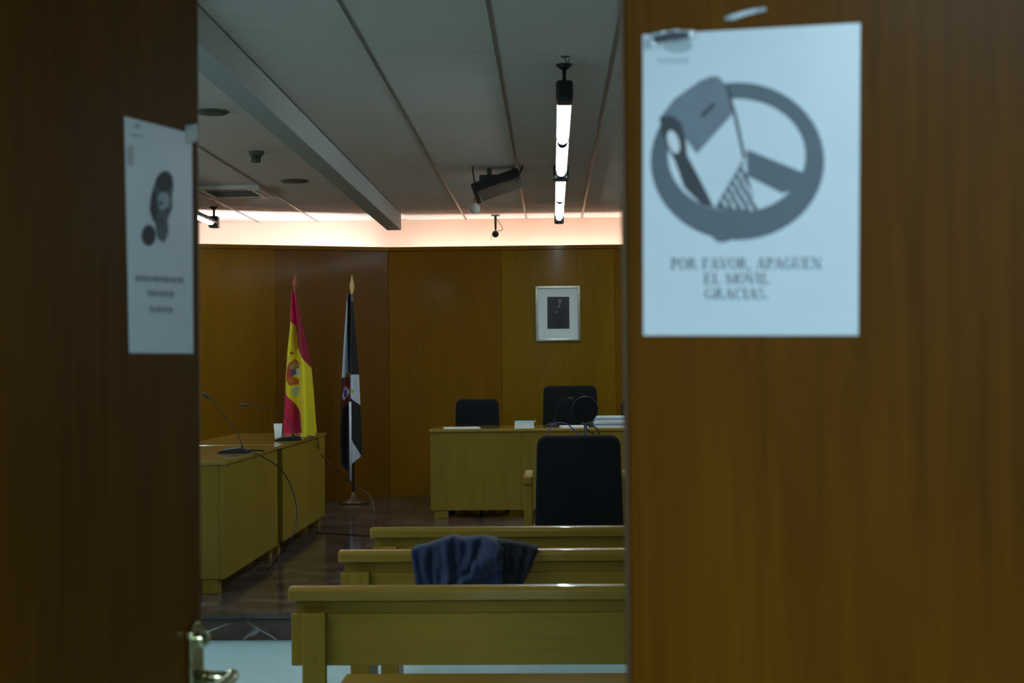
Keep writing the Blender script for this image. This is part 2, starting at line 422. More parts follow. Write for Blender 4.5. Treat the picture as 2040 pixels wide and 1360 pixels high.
# stroke lettering with serifs: strokes on a 0..1 box (x right, y up); T thick, N thin
def glyph(ch):
    T, N = .22, .09
    def v(x, a=0, b=1, w=T): return [(x - w / 2, a), (x + w / 2, a), (x + w / 2, b), (x - w / 2, b)]
    def h(y, a, b, w=N): return [(a, y - w / 2), (b, y - w / 2), (b, y + w / 2), (a, y + w / 2)]
    def d(x0, y0, x1, y1, w): return [(x0 - w / 2, y0), (x0 + w / 2, y0), (x1 + w / 2, y1), (x1 - w / 2, y1)]
    def s(x, y, w=.4): return h(y, x - w / 2, x + w / 2, .08)
    def arc(cx, cy, rx, ry, a0, a1, w=T, n=10):
        o = [(cx + rx * math.cos(math.radians(a)), cy + ry * math.sin(math.radians(a))) for a in [a0 + (a1 - a0) * k / n for k in range(n + 1)]]
        i = [(cx + (rx - w * (.35 + .65 * abs(math.cos(math.radians(a))))) * math.cos(math.radians(a)), cy + (ry - .10) * math.sin(math.radians(a))) for a in [a1 + (a0 - a1) * k / n for k in range(n + 1)]]
        return o + i
    G = {
        'P': ([v(.24), s(.24, .04), s(.2, .96, .3), arc(.36, .73, .42, .27, -90, 90)], .8),
        'O': ([arc(.46, .5, .46, .5, 0, 180), arc(.46, .5, .46, .5, 180, 360)], .95),
        'R': ([v(.22), s(.22, .04), s(.2, .96, .3), arc(.34, .74, .40, .26, -90, 90), d(.84, 0, .46, .5, .22), s(.9, .04, .24)], 1.0),
        'F': ([v(.22), s(.22, .04), h(.95, .06, .76), h(.5, .2, .6), v(.73, .72, .98, .07)], .8),
        'A': ([d(.12, 0, .45, 1, .09), d(.80, 0, .47, 1, .22), h(.34, .2, .7), s(.12, .04, .3), s(.80, .04, .38)], .98),
        'V': ([d(.46, 0, .14, 1, .22), d(.48, 0, .82, 1, .09), s(.14, .96, .38), s(.82, .96, .3)], .95),
        'E': ([v(.22), h(.95, .06, .78), h(.5, .2, .6), h(.05, .06, .82), v(.75, .72, .98, .07), v(.79, .02, .3, .07)], .9),
        'G': ([arc(.48, .5, .46, .5, 50, 180), arc(.48, .5, .46, .5, 180, 310), v(.82, .08, .45, .2), s(.8, .45, .38), v(.80, .68, .96, .07)], 1.0),
        'U': ([v(.2, .28, 1), s(.2, .96), v(.78, .28, 1, .09), s(.78, .96, .3), arc(.47, .3, .38, .3, 180, 360, .16)], .98),
        'N': ([v(.18, 0, 1, .09), d(.80, 0, .2, 1, .22), v(.84, 0, 1, .09), s(.18, .04, .3), s(.12, .96, .3), s(.84, .96, .3)], 1.0),
        'L': ([v(.22), s(.22, .96), h(.05, .06, .80), v(.77, .02, .32, .07)], .85),
        'M': ([v(.14, 0, 1, .09), d(.54, .05, .2, 1, .2), d(.56, .05, .92, 1, .08), v(.98, 0, 1, .2), s(.14, .04, .3), s(.98, .04, .36), s(.12, .96, .26), s(1.0, .96, .3)], 1.18),
        'I': ([v(.22), s(.22, .04), s(.22, .96)], .5),
        'C': ([arc(.48, .5, .46, .5, 50, 180), arc(.48, .5, .46, .5, 180, 310), v(.80, .66, .97, .07)], .92),
        'S': ([arc(.36, .74, .30, .26, 20, 270, .18), arc(.38, .27, .32, .27, -160, 90, .18)], .76),
        ',': ([d(.12, -.2, .2, .14, .16)], .4), '.': ([v(.16, 0, .16, .18)], .36), ' ': ([], .45)}
    return G[ch]
def lettering(text, x0, x1, yb, hgt, tilt=0.0):
    tot = sum(glyph(c)[1] for c in text); k = (x1 - x0) / tot; x = x0; out = []
    for c in text:
        st, adv = glyph(c)
        for p in st: out.append([(x + a * k, yb - b * hgt + (x - x0) * tilt) for a, b in p])
        x += adv * k
    return out

# right notice
rp = poster(RD, 'door_notice', 'large white notice with grey phone and peace-sign ring on the right door', [(1281, 70), (1714, 46), (1710, 668), (1282, 668)], 'door_paper')
Z = lambda x, y: (1220 + x * .5293, y * .5293)
def zp(l): return [Z(*p) for p in l]
ring = []
ocx, ocy, orx, ory = 1469.5, 321.5, 173, 157
icx, icy, irx, iry = 1468, 310, 137, 113
N_ = 48
for k in range(N_):
    a, b = 2 * PI * k / N_, 2 * PI * (k + 1) / N_
    ring.append([(ocx + orx * math.cos(a), ocy + ory * math.sin(a)), (ocx + orx * math.cos(b), ocy + ory * math.sin(b)), (icx + irx * math.cos(b), icy + iry * math.sin(b)), (icx + irx * math.cos(a), icy + iry * math.sin(a))])
printed(RD, rp, 'printed_ring', ring, 'print_grey', .0011)
printed(RD, rp, 'printed_spoke', [zp([(505, 562), (720, 650), (735, 700), (640, 728), (508, 662)])], 'print_grey', .00125)
printed(RD, rp, 'printed_bump', [zp(ell(415, 888, 38, 24))], 'print_grey', .00125)
# the paper shows again inside the opened phone
printed(RD, rp, 'printed_screen', [zp([(315, 575), (450, 430), (496, 580), (380, 745)])], 'door_paper', .0013)
printed(RD, rp, 'printed_flap', [zp([(182, 440), (235, 372), (330, 305), (372, 288), (400, 289), (425, 315), (446, 372), (452, 432), (318, 580), (275, 520), (250, 455)])], 'print_mid', .0014)
printed(RD, rp, 'printed_handset', [zp([(178, 440), (225, 436), (258, 460), (276, 520), (282, 585), (328, 670), (385, 785), (335, 768), (272, 705), (236, 605), (205, 548), (184, 490)]),
    zp([(334, 438), (340, 425), (378, 388), (388, 388), (384, 402), (345, 442)]), zp([(425, 315), (436, 325), (470, 440), (503, 595), (492, 600), (460, 450)])], 'print_dark', .0016)
printed(RD, rp, 'printed_earpiece', [zp(ell(231, 535, 21, 45, rot=-.3)), ], 'paper', .0018)
printed(RD, rp, 'printed_inside', [zp([(210, 600), (243, 612), (285, 712), (250, 680), (222, 640)])], 'paper', .0012)
printed(RD, rp, 'printed_keypad', [zp([(492, 602), (548, 792), (470, 806), (385, 785)])], 'print_grey', .0015)
ks = []
for k in range(6):
    f0 = .18 + k * .14
    ax, ay = 492 - 107 * f0, 602 + 183 * f0
    for j in range(int(2 + k * .8)):
        cx_, cy_ = ax + 26 + j * 32, ay + 2 + j * 4 + (j % 2) * 4
        if cx_ < 492 + 56 * f0 + 2 and cy_ < 795: ks.append(zp([(cx_ - 12, cy_ - 14), (cx_ - 3, cy_ - 16), (cx_ + 11, cy_ + 12), (cx_ + 3, cy_ + 16)]))
printed(RD, rp, 'printed_keys', ks, 'paper', .0018)
txt = lettering('POR FAVOR, APAGUEN', 1336, 1637, 537, 23, -.004) + lettering('EL MOVIL', 1402, 1534, 566, 22) + lettering('GRACIAS.', 1404, 1532, 596, 22)
printed(RD, rp, 'printed_lettering', txt, 'print_grey', .0011)
crest = [ell(1350, 92, 30, 14, 14)] + [[(1312 + k * 9, 116 + (k % 2) * 2), (1317 + k * 9, 116), (1317 + k * 9, 127), (1312 + k * 9, 126)] for k in range(7)]
printed(RD, rp, 'printed_crest', crest, 'print_soft', .0011)
bm = B(); 
for q in ([(1283, 82), (1300, 68), (1345, 60), (1386, 62), (1384, 80), (1350, 84), (1318, 92), (1286, 100)],):
    merge(bm, sheet(RD, q, .0020, .0006))
obj('tape', to_world(RD, bm), 'tape', rp)
bm = sheet(RD, [(1300, 74), (1340, 64), (1372, 66), (1376, 76), (1340, 82), (1308, 88)], .0027, .0003)
obj('tape_fold', to_world(RD, bm), 'print_dark', rp)
bm = sheet(RD, [(1443, 36), (1456, 29), (1500, 18), (1526, 14), (1526, 22), (1490, 30), (1462, 40), (1446, 40)], .0004, .0003)
sc = obj('tape_scrap', to_world(RD, bm), 'tape', None); tag(sc, 'torn scrap of clear tape above the large notice on the right door', 'tape')
# left notice
lp = poster(LD, 'door_notice', 'narrow-looking shaded notice with a dark figure print on the left door', [(247, 232), (381, 266), (384, 704), (257, 703)], 'door_paper')
Z8 = lambda l: [(200 + x * .441, 180 + y * .441) for x, y in l]
printed(LD, lp, 'printed_figure', [Z8([(235, 440), (250, 395), (275, 365), (300, 362), (322, 385), (328, 430), (320, 480), (322, 530), (300, 585), (270, 605), (235, 590), (218, 540), (225, 480)]),
    Z8([(240, 590), (300, 580), (305, 640), (285, 690), (255, 670)])], 'print_grey', .0011)
printed(LD, lp, 'printed_fist', [Z8(ell(214, 655, 32, 48))], 'print_dark', .0013)
printed(LD, lp, 'printed_face', [Z8(ell(280, 500, 27, 42))], 'print_soft', .0014)
printed(LD, lp, 'printed_hair', [Z8(ell(282, 415, 36, 45)), Z8(ell(238, 520, 16, 70)), Z8(ell(268, 510, 8, 10)), Z8(ell(292, 540, 9, 7))], 'print_dark', .0016)
rl = random.Random(3); dash = []
for y, xa, xb in ((853, 155, 380), (918, 210, 335), (990, 220, 318)):
    x = xa
    while x < xb - 8:
        ww = rl.uniform(9, 18)
        dash.append(Z8([(x, y - 16 + (x - 250) * .05), (x + ww * .45, y - 16 + (x - 250) * .05), (x + ww * .5, y + 16 + (x - 250) * .05), (x + 2, y + 16 + (x - 250) * .05)]))
        dash.append(Z8([(x, y - 4 + (x - 250) * .05), (x + ww * .9, y - 4 + (x - 250) * .05), (x + ww * .9, y + 4 + (x - 250) * .05), (x, y + 4 + (x - 250) * .05)]))
        x += ww * 1.1
printed(LD, lp, 'printed_lettering', dash, 'print_mid', .0011)
printed(LD, lp, 'printed_crest', [Z8(ell(162, 160, 14, 12)), Z8([(135, 195), (185, 205), (185, 214), (135, 205)])], 'print_soft', .0011)
for q in ([(367, 250), (390, 246), (391, 282), (368, 286)], [(250, 290), (262, 290), (262, 330), (251, 330)]):
    obj('tape', to_world(LD, sheet(LD, q, .0016, .0006)), 'tape', lp)
# brass lever handle on the left leaf (its own parts under the leaf)
u0 = .035; s = LD.s
T0 = Matrix.Translation((u0, s * .001, 1.08))
def hpart(name, bm, par, smooth=True): bm.transform(T0); return obj(name, bm, 'brass', par, local=True, smooth=smooth)
bm = B(); prof = [(-.020, -.10), (.020, -.10), (.021, .055)] + [(.021 * math.cos(a), .055 + .021 * math.sin(a)) for a in [PI * k / 8 for k in range(1, 8)]] + [(-.021, .055)]
prism(bm, prof, s * 0, s * .009, 'y', bev=.002); hd = hpart('door_handle', bm, LD.t, False); hd['label'] = 'brass lever handle with long back plate'
bm = B(); lathe(bm, [(.012, -.004), (.013, 0), (.011, .012), (.004, .017)], (0, 0, 0), 16)
bm.transform(Matrix.Translation((0, s * .009, .052)) @ Matrix.Rotation(-s * PI / 2, 4, 'X')); hpart('rosette', bm, hd)
bm = B(); tube(bm, [(0, s * .006, 0), (0, s * .03, 0), (0, s * .058, .0)], [.012, .009, .0095], 14); hpart('spindle', bm, hd)
bm = B(); tube(bm, smooth_path([(-.008, s * .056, .003), (.012, s * .060, 0), (.05, s * .060, -.004), (.09, s * .058, -.006), (.118, s * .050, 0)]), .0085, 12); hpart('lever', bm, hd)
bm = B(); lathe(bm, [(.007, 0), (.009, .004), (.007, .012), (.003, .014)], (0, 0, 0), 14); bm.transform(Matrix.Translation((0, s * .009, -.045)) @ Matrix.Rotation(-s * PI / 2, 4, 'X')); hpart('lock_barrel', bm, hd)

# ------------------------------------------------------------------ benches
def bench(Y, xl, xr, label):
    c = (xl + xr) / 2
    t = thing('bench', label, 'bench', (c, Y, 0), 0, 'rows of public benches')
    top = .77
    # rounded top rail, thicker than the back board, standing out towards the camera
    prof = [(Y - .028, top - .048), (Y - .030, top - .012), (Y - .020, top - .002), (Y + .022, top), (Y + .032, top - .012), (Y + .032, top - .048)]
    bm = B(); prism(bm, prof, xl, xr, 'x', bev=.006, seg=3); obj('top_rail', bm, 'bench_rail', t, smooth=False)
    obj('neck_board', bx(xl + .02, xr - .02, Y + .012, Y + .030, top - .10, top - .045), 'bench_wood', t)
    obj('back_board', bx(xl + .006, xr - .006, Y, Y + .022, .50, top - .094, bev=.004), 'bench_wood', t)
    obj('seat', bx(xl + .13, xr - .13, Y + .01, Y + .42, .355, .385, bev=.008), 'bench_wood', t)
    obj('under_rail', bx(xl + .14, xr - .14, Y + .16, Y + .20, .27, .355, bev=.003), 'bench_wood', t)
    mid = (xl + xr) / 2
    for x0 in (xl + .048, mid - .04, xr - .128):
        lg = obj('leg', bx(x0, x0 + .08, Y - .032, Y + .002, .0, top - .088, bev=.004), 'bench_wood_up', t)
        for z in (.66, .53):
            bm = B(); tube(bm, [(x0 + .04, Y - .031, z), (x0 + .04, Y - .0345, z)], .006, 10); obj('bolt', bm, 'desk_wood', lg)
        obj('side_board', bx(x0 + .02, x0 + .06, Y + .003, Y + .40, .0, .354, bev=.004), 'bench_wood_up', t)
    return t
bench(4.86, PY(576, 1166, 4.86).x, 1.9, 'nearest olive-brown wooden bench, its back fully in view')
bench(5.83, PY(675, 1096, 5.83).x, 1.9, 'second wooden bench from the doors with a navy jacket over its back')
bench(6.67, PY(738, 1051, 6.67).x, 1.9, 'farthest wooden bench just in front of the black chair')

# jacket thrown over the second bench
jk = thing('jacket', 'dark navy jacket draped over the back of the second bench', 'jacket', (PY(930, 1100, 5.83).x, 5.83, .77))
def seg_d(p, a, b):
    ax, ay = a; bx_, by = b; t_ = max(0, min(1, ((p[0] - ax) * (bx_ - ax) + (p[1] - ay) * (by - ay)) / ((bx_ - ax) ** 2 + (by - ay) ** 2)))
    return math.hypot(p[0] - ax - t_ * (bx_ - ax), p[1] - ay - t_ * (by - ay))
RIDGE = [((892, 1074), (898, 1190), 11, .030), ((872, 1080), (868, 1190), 9, .012), ((848, 1085), (856, 1190), 10, .014), ((985, 1095), (905, 1170), 24, .045), ((985, 1080), (1000, 1110), 20, .03),
         ((940, 1075), (945, 1120), 9, .018), ((915, 1078), (918, 1112), 8, .012), ((925, 1150), (900, 1190), 14, .02), ((828, 1095), (838, 1190), 6, .012), ((1010, 1120), (985, 1190), 10, .012), ((1040, 1095), (1020, 1190), 9, .010), ((1060, 1092), (1045, 1150), 6, .008)]
CREASE = [((905, 1075), (908, 1145), 6, .022), ((958, 1075), (935, 1140), 6, .020), ((1006, 1085), (1003, 1135), 5, .02), ((930, 1135), (895, 1165), 6, .02), ((860, 1100), (866, 1165), 5, .008)]
def relief(p):
    d = .004 * math.sin(p[0] * .21 + p[1] * .05) + .003 * math.sin(p[0] * .37 - p[1] * .11)
    for a_, b_, w_, h_ in RIDGE: d += 1.5 * h_ * math.exp(-(seg_d(p, a_, b_) / w_) ** 2)
    for a_, b_, w_, h_ in CREASE: d -= 2.0 * h_ * math.exp(-(seg_d(p, a_, b_) / w_) ** 2)
    return d
def drape(tops, hem_y, hems, back_z, nx_, base):
    """cloth thrown over the top rail; tops = (px, py) along the upper outline, hems = px at the hem"""
    bm = B(); rows = []
    for i in range(nx_ + 1):
        u = i / nx_
        s_ = u * (len(tops) - 1); k = min(int(s_), len(tops) - 2); f = s_ - k; f = f * f * (3 - 2 * f) * .5 + f * .5
        tx = tops[k][0] * (1 - f) + tops[k + 1][0] * f; ty = tops[k][1] * (1 - f) + tops[k + 1][1] * f
        hx_ = hems[0] + (hems[1] - hems[0]) * u
        prof = []
        for j in range(26):
            v = j / 25; px = hx_ + (tx - hx_) * v; py = hem_y + (ty + 5 - hem_y) * v
            P_ = PY(px, py, 5.83); rl_ = relief((px, py))
            P_.y = 5.83 - .050 - base - max(-.012, rl_) * (1 - .55 * max(0, v - .75) / .25)
            prof.append(P_)
        zt = max(PY(tx, ty, 5.83).z, .776); xt_ = prof[-1].x; y0_ = prof[-1].y
        for a_ in (30, 60, 90, 120, 150):
            c_ = math.cos(math.radians(a_)); prof.append(Vector((xt_, 5.83 + .004 - c_ * (5.834 - y0_) if c_ > 0 else 5.834 - c_ * .05, prof[25].z + (zt - prof[25].z) * math.sin(math.radians(a_)))))
        zz = prof[25].z
        for j in range(1, 8):
            v = j / 7; prof.append(Vector((xt_, 5.83 + .052 + .02 * v + .008 * math.sin(i * .7), zz + (back_z - zz) * v)))
        rows.append([bm.verts.new(p_) for p_ in prof])
    for A, C in zip(rows, rows[1:]):
        for j in range(len(A) - 1): bm.faces.new((A[j], A[j + 1], C[j + 1], C[j]))
    bmesh.ops.recalc_face_normals(bm, faces=bm.faces)
    return bm
def cloth_part(name, bm, mat):
    o = obj(name, bm, mat, jk, smooth=True); md = o.modifiers.new('thickness', 'SOLIDIFY'); md.thickness = .006; md.offset = 0
cloth_part('shell', drape([(823, 1090), (836, 1086), (852, 1083), (880, 1073), (904, 1065), (922, 1071), (938, 1069), (960, 1066), (985, 1071), (1004, 1080)], 1200, (837, 1000), .50, 90, .010), 'navy')
cloth_part('lining', drape([(972, 1073), (1000, 1074), (1020, 1078), (1040, 1081), (1056, 1085), (1071, 1089)], 1185, (965, 1028), .52, 50, .004), 'navy_dark')

# ------------------------------------------------------------------ desks
DT_ = .962                                    # desk top height above the pale floor
dx = -2.0
def side_desk(y0, y1, label):
    t = thing('side_desk', label, 'desk', ((dx - .39), (y0 + y1) / 2, PLAT), 0, 'two desks in a row at left')
    obj('desk_top', bx(dx - .77, dx + .012, y0, y1, DT_ - .026, DT_, bev=.004), 'desk_top', t)
    obj('front_panel', bx(dx - .03, dx, y0 + .01, y1 - .01, .245, DT_ - .027, bev=.002), 'desk_wood', t)
    for yy in (y0 + .01, y1 - .04):
        obj('end_panel', bx(dx - .74, dx - .031, yy, yy + .03, .245, DT_ - .027, bev=.002), 'desk_wood', t)
    for x in (dx - .74, dx - .14):
        for y in (y0 + .02, y1 - .10):
            obj('foot', bx(x, x + .10, y, y + .08, PLAT, .244, bev=.003), 'desk_wood', t)
    return t
side_desk(8.64, 10.34, 'near wooden side desk with a black desk microphone on top')
side_desk(10.52, 12.50, 'far wooden side desk with a white paper cup, next to the flags')
jt = thing('link_board', 'dark narrow wooden board closing the gap between the two side desks', 'board', (dx - .39, 10.43, PLAT))
obj('board', bx(dx - .10, dx - .075, 10.345, 10.515, PLAT, DT_ - .03, bev=.002), 'door_edge', jt)
obj('cap', bx(dx - .76, dx - .0, 10.343, 10.517, DT_ - .028, DT_ - .002, bev=.002), 'desk_top', jt)
# judge's desk
yj = 13.0; xj = PY(857, 900, yj).x; xj2 = 2.15
jd = thing('judge_desk', "long wooden judge's desk facing the benches in front of the panelled wall", 'desk', ((xj + xj2) / 2, yj + .4, PLAT))
obj('desk_top', bx(xj - .008, xj2 + .008, yj - .012, yj + .85, DT_ - .028, DT_, bev=.005), 'desk_top', jd)
for a, b in ((xj, xj + .83), (xj + .83, xj + 1.66), (xj + 1.66, xj + 2.49), (xj + 2.49, xj2)):
    obj('front_panel', bx(a + .0008, b - .0008, yj, yj + .03, .225, DT_ - .029, bev=.0015, seg=1), 'desk_wood', jd)
for a in (xj, xj2 - .03): obj('end_panel', bx(a, a + .03, yj + .031, yj + .82, .225, DT_ - .029, bev=.002), 'desk_wood', jd)
for a in (xj + .03, xj + 1.62, xj2 - .16):
    for y in (yj + .01, yj + .70): obj('foot', bx(a, a + .13, y, y + .11, PLAT, .224, bev=.004), 'desk_wood', jd)

# ------------------------------------------------------------------ chairs
def rounded_back(x0, x1, z0, z1, y0, y1, taper, r=.05, lean=0.0):
    """padded back: rounded outline, narrower at the top, cushioned front and rear"""
    w = (x1 - x0) / 2; c = (x0 + x1) / 2; h = z1 - z0; pts = []
    def q(cx, cz, a0, a1):
        for k in range(7):
            a = math.radians(a0 + (a1 - a0) * k / 6); pts.append((cx + r * math.cos(a), cz + r * math.sin(a)))
    q(w - r, h - r, 0, 90); q(-w + r, h - r, 90, 180); q(-w + r, r, 180, 270); q(w - r, r, 270, 360)
    bm = B(); rings = []
    for y, k in ((y0, .86), (y0 + .008, .95), (y0 + .022, 1), (y1 - .022, 1), (y1 - .008, .95), (y1, .86)):
        ring_ = []
        for px, pz in pts:
            zz = h / 2 + (pz - h / 2) * (1 - (1 - k) * .6 * (w / (h / 2)) if False else 1 - (1 - k) * .5)
            xx = px * (1 - (1 - k) * .5) * (1 - taper * (zz / h))
            ring_.append(bm.verts.new((c + xx, y + lean * zz, z0 + zz)))
        rings.append(ring_)
    n = len(pts)
    for A, C in zip(rings, rings[1:]):
        for k in range(n): bm.faces.new((A[k], A[(k + 1) % n], C[(k + 1) % n], C[k]))
    bm.faces.new(rings[0]); bm.faces.new(rings[-1][::-1]); return bm
def office_chair(name, label, x, y, rot, width, top, seat_z, group, zb=None, wood_arms=True):
    """local: the sitter looks along +y, the back is at -y"""
    t = thing(name, label, 'chair', (x, y, PLAT), rot, group)
    w = width / 2; s = seat_z; zb = s - .02 if zb is None else zb
    obj('backrest', rounded_back(-w, w, zb, top, -.29, -.20, .07, .06, -.04), 'black_fabric', t, local=True, smooth=True)
    obj('seat', bx(-w, w, -.22, .28, s - .09, s, bev=.03, seg=4), 'black_fabric', t, local=True, smooth=True)
    for sg in (-1, 1):
        a = sorted((sg * (w + .010), sg * (w + .068)))
        ar = obj('armrest', bx(a[0], a[1], -.30, .22, s + .19, s + .245, bev=.014, seg=3), 'bench_wood' if wood_arms else 'black_plastic', t, local=True)
        obj('arm_post', bx(a[0] + .004, a[1] - .004, -.27, -.19, s - .10, s + .19, bev=.006), 'bench_wood_up' if wood_arms else 'black_plastic', t, local=True)
        obj('arm_post', bx(a[0] + .004, a[1] - .004, .12, .19, s - .10, s + .19, bev=.006), 'bench_wood_up' if wood_arms else 'black_plastic', t, local=True)
    obj('seat_frame', bx(-w - .06, w + .06, -.2, .2, s - .12, s - .095, bev=.004), 'dark_metal', t, local=True)
    bm = B(); tube(bm, [(0, 0, .08), (0, 0, s - .11)], .03, 14); obj('column', bm, 'dark_metal', t, local=True, smooth=True)
    for k in range(5):
        a = 2 * PI * k / 5 + .3; ex, ey = .28 * math.cos(a), .28 * math.sin(a)
        lg = obj('leg', tube(B(), [(0, 0, .10), (ex * .6, ey * .6, .08), (ex, ey, .055)], [.026, .022, .016], 8), 'dark_metal', t, local=True, smooth=True)
        obj('castor', tube(B(), [(ex - .012 * math.sin(a), ey + .012 * math.cos(a), .026), (ex + .012 * math.sin(a), ey - .012 * math.cos(a), .026)], .026, 12), 'black_plastic', lg, local=True)
    return t
# witness chair on the platform, seen from behind
yw = 8.62
xa = PY(1066, 900, yw).x; xb = PY(1240, 900, yw).x
zt_ = PY(1150, 867, yw).z - PLAT
office_chair('witness_chair', 'large black upholstered armchair with wooden arms seen from behind, before the first bench', (xa + xb) / 2, yw + .29, 0, xb - xa + .012, zt_, .46, None, zb=.33)
def seat_behind(px0, px1, ptop, Y, label, rot):
    a = PY(px0, 800, Y).x; b = PY(px1, 800, Y).x; zz = PY((px0 + px1) / 2, ptop, Y).z - PLAT
    office_chair('judge_chair', label, (a + b) / 2, Y - .22, PI + rot, (b - a), zz, .47, "chairs behind the judge's desk", zb=.45)
seat_behind(911, 1002, 795, 14.25, "low-backed black chair behind the left end of the judge's desk", .12)
seat_behind(1079, 1193, 768, 14.25, "tall-backed black chair at the middle of the judge's desk below the portrait", 0)
seat_behind(1229, 1322, 797, 14.25, "black chair behind the judge's desk mostly hidden by the right door", -.1)

# ------------------------------------------------------------------ things on the judge's desk
def flat_paper(name, label, cx, cy, w_, d_, rz, th=.004, mat='paper', z=DT_, cat='paper', group=None, bev=0):
    t = obj(name, bx(-w_ / 2, w_ / 2, -d_ / 2, d_ / 2, 0, th, bev=bev), mat); t.location = (cx, cy, z + .0005); t.rotation_euler = (0, 0, rz)
    return tag(t, label, cat, group)
p = PZ(919, 853, DT_); flat_paper('paper_sheets', "white sheets lying on the left end of the judge's desk", p.x, yj + .22, .33, .23, .15, .006)
xx = PY(1143, 850, yj + .2).x; flat_paper('paper_sheets', "white sheets lying at the middle of the judge's desk beside the files", xx, yj + .25, .24, .30, .1, .010)
xx0, xx1 = PY(1025, 848, yj + .1).x, PY(1064, 848, yj + .1).x
bk = thing('law_book', "thick pale book lying on the judge's desk between the two chairs", 'book', ((xx0 + xx1) / 2, yj + .17, DT_))
obj('pages', bx(xx0 + .002, xx1 - .003, yj + .072, yj + .27, DT_ + .006, DT_ + .042), 'paper', bk)
bm = B(); box(bm, xx0, xx1, yj + .07, yj + .275, DT_ + .0005, DT_ + .005); box(bm, xx0, xx1, yj + .07, yj + .275, DT_ + .043, DT_ + .048); obj('cover', bm, 'mat_board', bk)
b2 = thing('law_book', "slim teal book lying askew on top of the pale book on the judge's desk", 'book', ((xx0 + xx1) / 2 + .01, yj + .18, DT_ + .0485), -.2)
obj('cover', bx(-.09, .09, -.06, .06, 0, .004), 'folder_teal', b2, local=True); obj('pages', bx(-.088, .088, -.058, .058, .0042, .014), 'paper', b2, local=True); obj('cover', bx(-.09, .09, -.06, .06, .0142, .018), 'folder_teal', b2, local=True)
x0s = PY(1183, 845, yj + .1).x
rs = random.Random(11)
for k in range(6):
    m = ['paper', 'folder_blue', 'paper', 'paper', 'folder_blue', 'paper'][k]
    flat_paper('case_file', ['lowest white file', 'blue-edged file second from the bottom', 'white file third from the bottom', 'white file third from the top', 'blue-edged file second from the top', 'topmost white file'][k] + " of the pile on the judge's desk", x0s + .17 + rs.uniform(-.01, .012), yj + .24 + rs.uniform(-.01, .01), .33, .24, rs.uniform(-.05, .05), .0155, m, DT_ + k * .0165, 'file', 'pile of case files')
gf = obj('green_folder', prism(B(), [(-.07, 0), (.0, .10), (.012, .10), (.06, 0)], -.09, .09, 'y', bev=.002), 'folder_green'); gf.location = (PY(1178, 845, yj + .2).x - .03, yj + .52, DT_); tag(gf, "dark green folder standing tented beside the pile of files", 'folder')
def mic(name, label, base, length, ang, neck, cable=None, group='desk microphones', head_dir=None):
    t = thing(name, label, 'microphone', base, ang, group)
    L = length / 2; bm = B()
    prof = [(-L, 0), (-L * .98, .012), (-L * .6, .026), (L * .5, .038), (L * .9, .030), (L, .008), (L, 0)]
    prism(bm, prof, -.05, .05, 'y', bev=.006, seg=2); obj('base', bm, 'black_plastic', t, local=True)
    obj('button', bx(-.012 - L * .3, .012 - L * .3, -.012, .012, .030, .034, bev=.001, seg=1), 'chrome', t, local=True)
    P_ = smooth_path(neck, 8)
    bm = B(); tube(bm, P_, .004, 8); nk = obj('gooseneck', bm, 'black_plastic', t, smooth=True)
    d = (P_[-1] - P_[-3]).normalized()
    bm = B(); tube(bm, [P_[-1], P_[-1] + d * .01, P_[-1] + d * .05, P_[-1] + d * .058], [.006, .011, .012, .007], 12); obj('capsule', bm, 'black_plastic', t, smooth=True)
    bm = B(); tube(bm, [P_[0], P_[0] + Vector((0, 0, .02))], .008, 10); obj('collar', bm, 'dark_metal', t, smooth=True)
    if cable:
        bm = B(); tube(bm, smooth_path(cable, 8), .0045, 6); obj('cable', bm, 'black_plastic', t, smooth=True)
    return t
# microphone on the judge's desk (gooseneck rising in front of the middle chair)
bp = Vector((PY(1104, 850, yj + .45).x, yj + .45, DT_))
mic('desk_microphone', "thin gooseneck microphone on the judge's desk before the tall chair", bp, .15, 1.2,
    [bp + Vector((0, 0, .036)), PY(1106, 825, yj + .44), PY(1112, 805, yj + .42), PY(1122, 794, yj + .40), PY(1131, 793, yj + .38)])
# round screen on a stand behind the witness chair
ys = 9.55
rp_ = PY(1166, 815, ys)
st = thing('pop_screen', 'round black screen on a thin stand rising behind the witness chair', 'stand', (rp_.x, ys, PLAT))
bm = B(); tube(bm, [rp_ + Vector((0, -.012, 0)), rp_ + Vector((0, .012, 0))], .083, 40); obj('disc', bm, 'black_fabric', st)
bm = B(); tube(bm, [rp_ + Vector((.083 * math.cos(a), 0, .083 * math.sin(a))) for a in [2 * PI * k / 40 for k in range(41)]], .004, 8, caps=False); obj('rim', bm, 'dark_metal', st, smooth=True)
bm = B(); tube(bm, [Vector((rp_.x, ys, PLAT + .02)), Vector((rp_.x, ys, rp_.z - .08))], .011, 12); obj('pole', bm, 'black_plastic', st, smooth=True)
bm = B(); lathe(bm, [(.14, 0), (.14, .012), (.05, .022), (.02, .03)], (rp_.x, ys, PLAT), 28); obj('stand_base', bm, 'black_plastic', st, smooth=True)
for nm, pts, mt in (('cable', [(1163, 852, ys), (1180, 862, ys - .02), (1190, 880, ys - .03), (1192, 920, ys - .03)], 'black_plastic'),
                    ('cable', [(1167, 846, ys), (1185, 850, ys + .02), (1196, 868, ys + .02), (1200, 900, ys + .02)], 'black_plastic'),
                    ('cable', [(1168, 875, ys), (1150, 862, ys), (1130, 845, ys), (1108, 843, ys), (1094, 855, ys), (1088, 875, ys)], 'cable_purple')):
    bm = B(); tube(bm, smooth_path([PY(*q) for q in pts], 8), .005, 6); obj(nm, bm, mt, st, smooth=True)

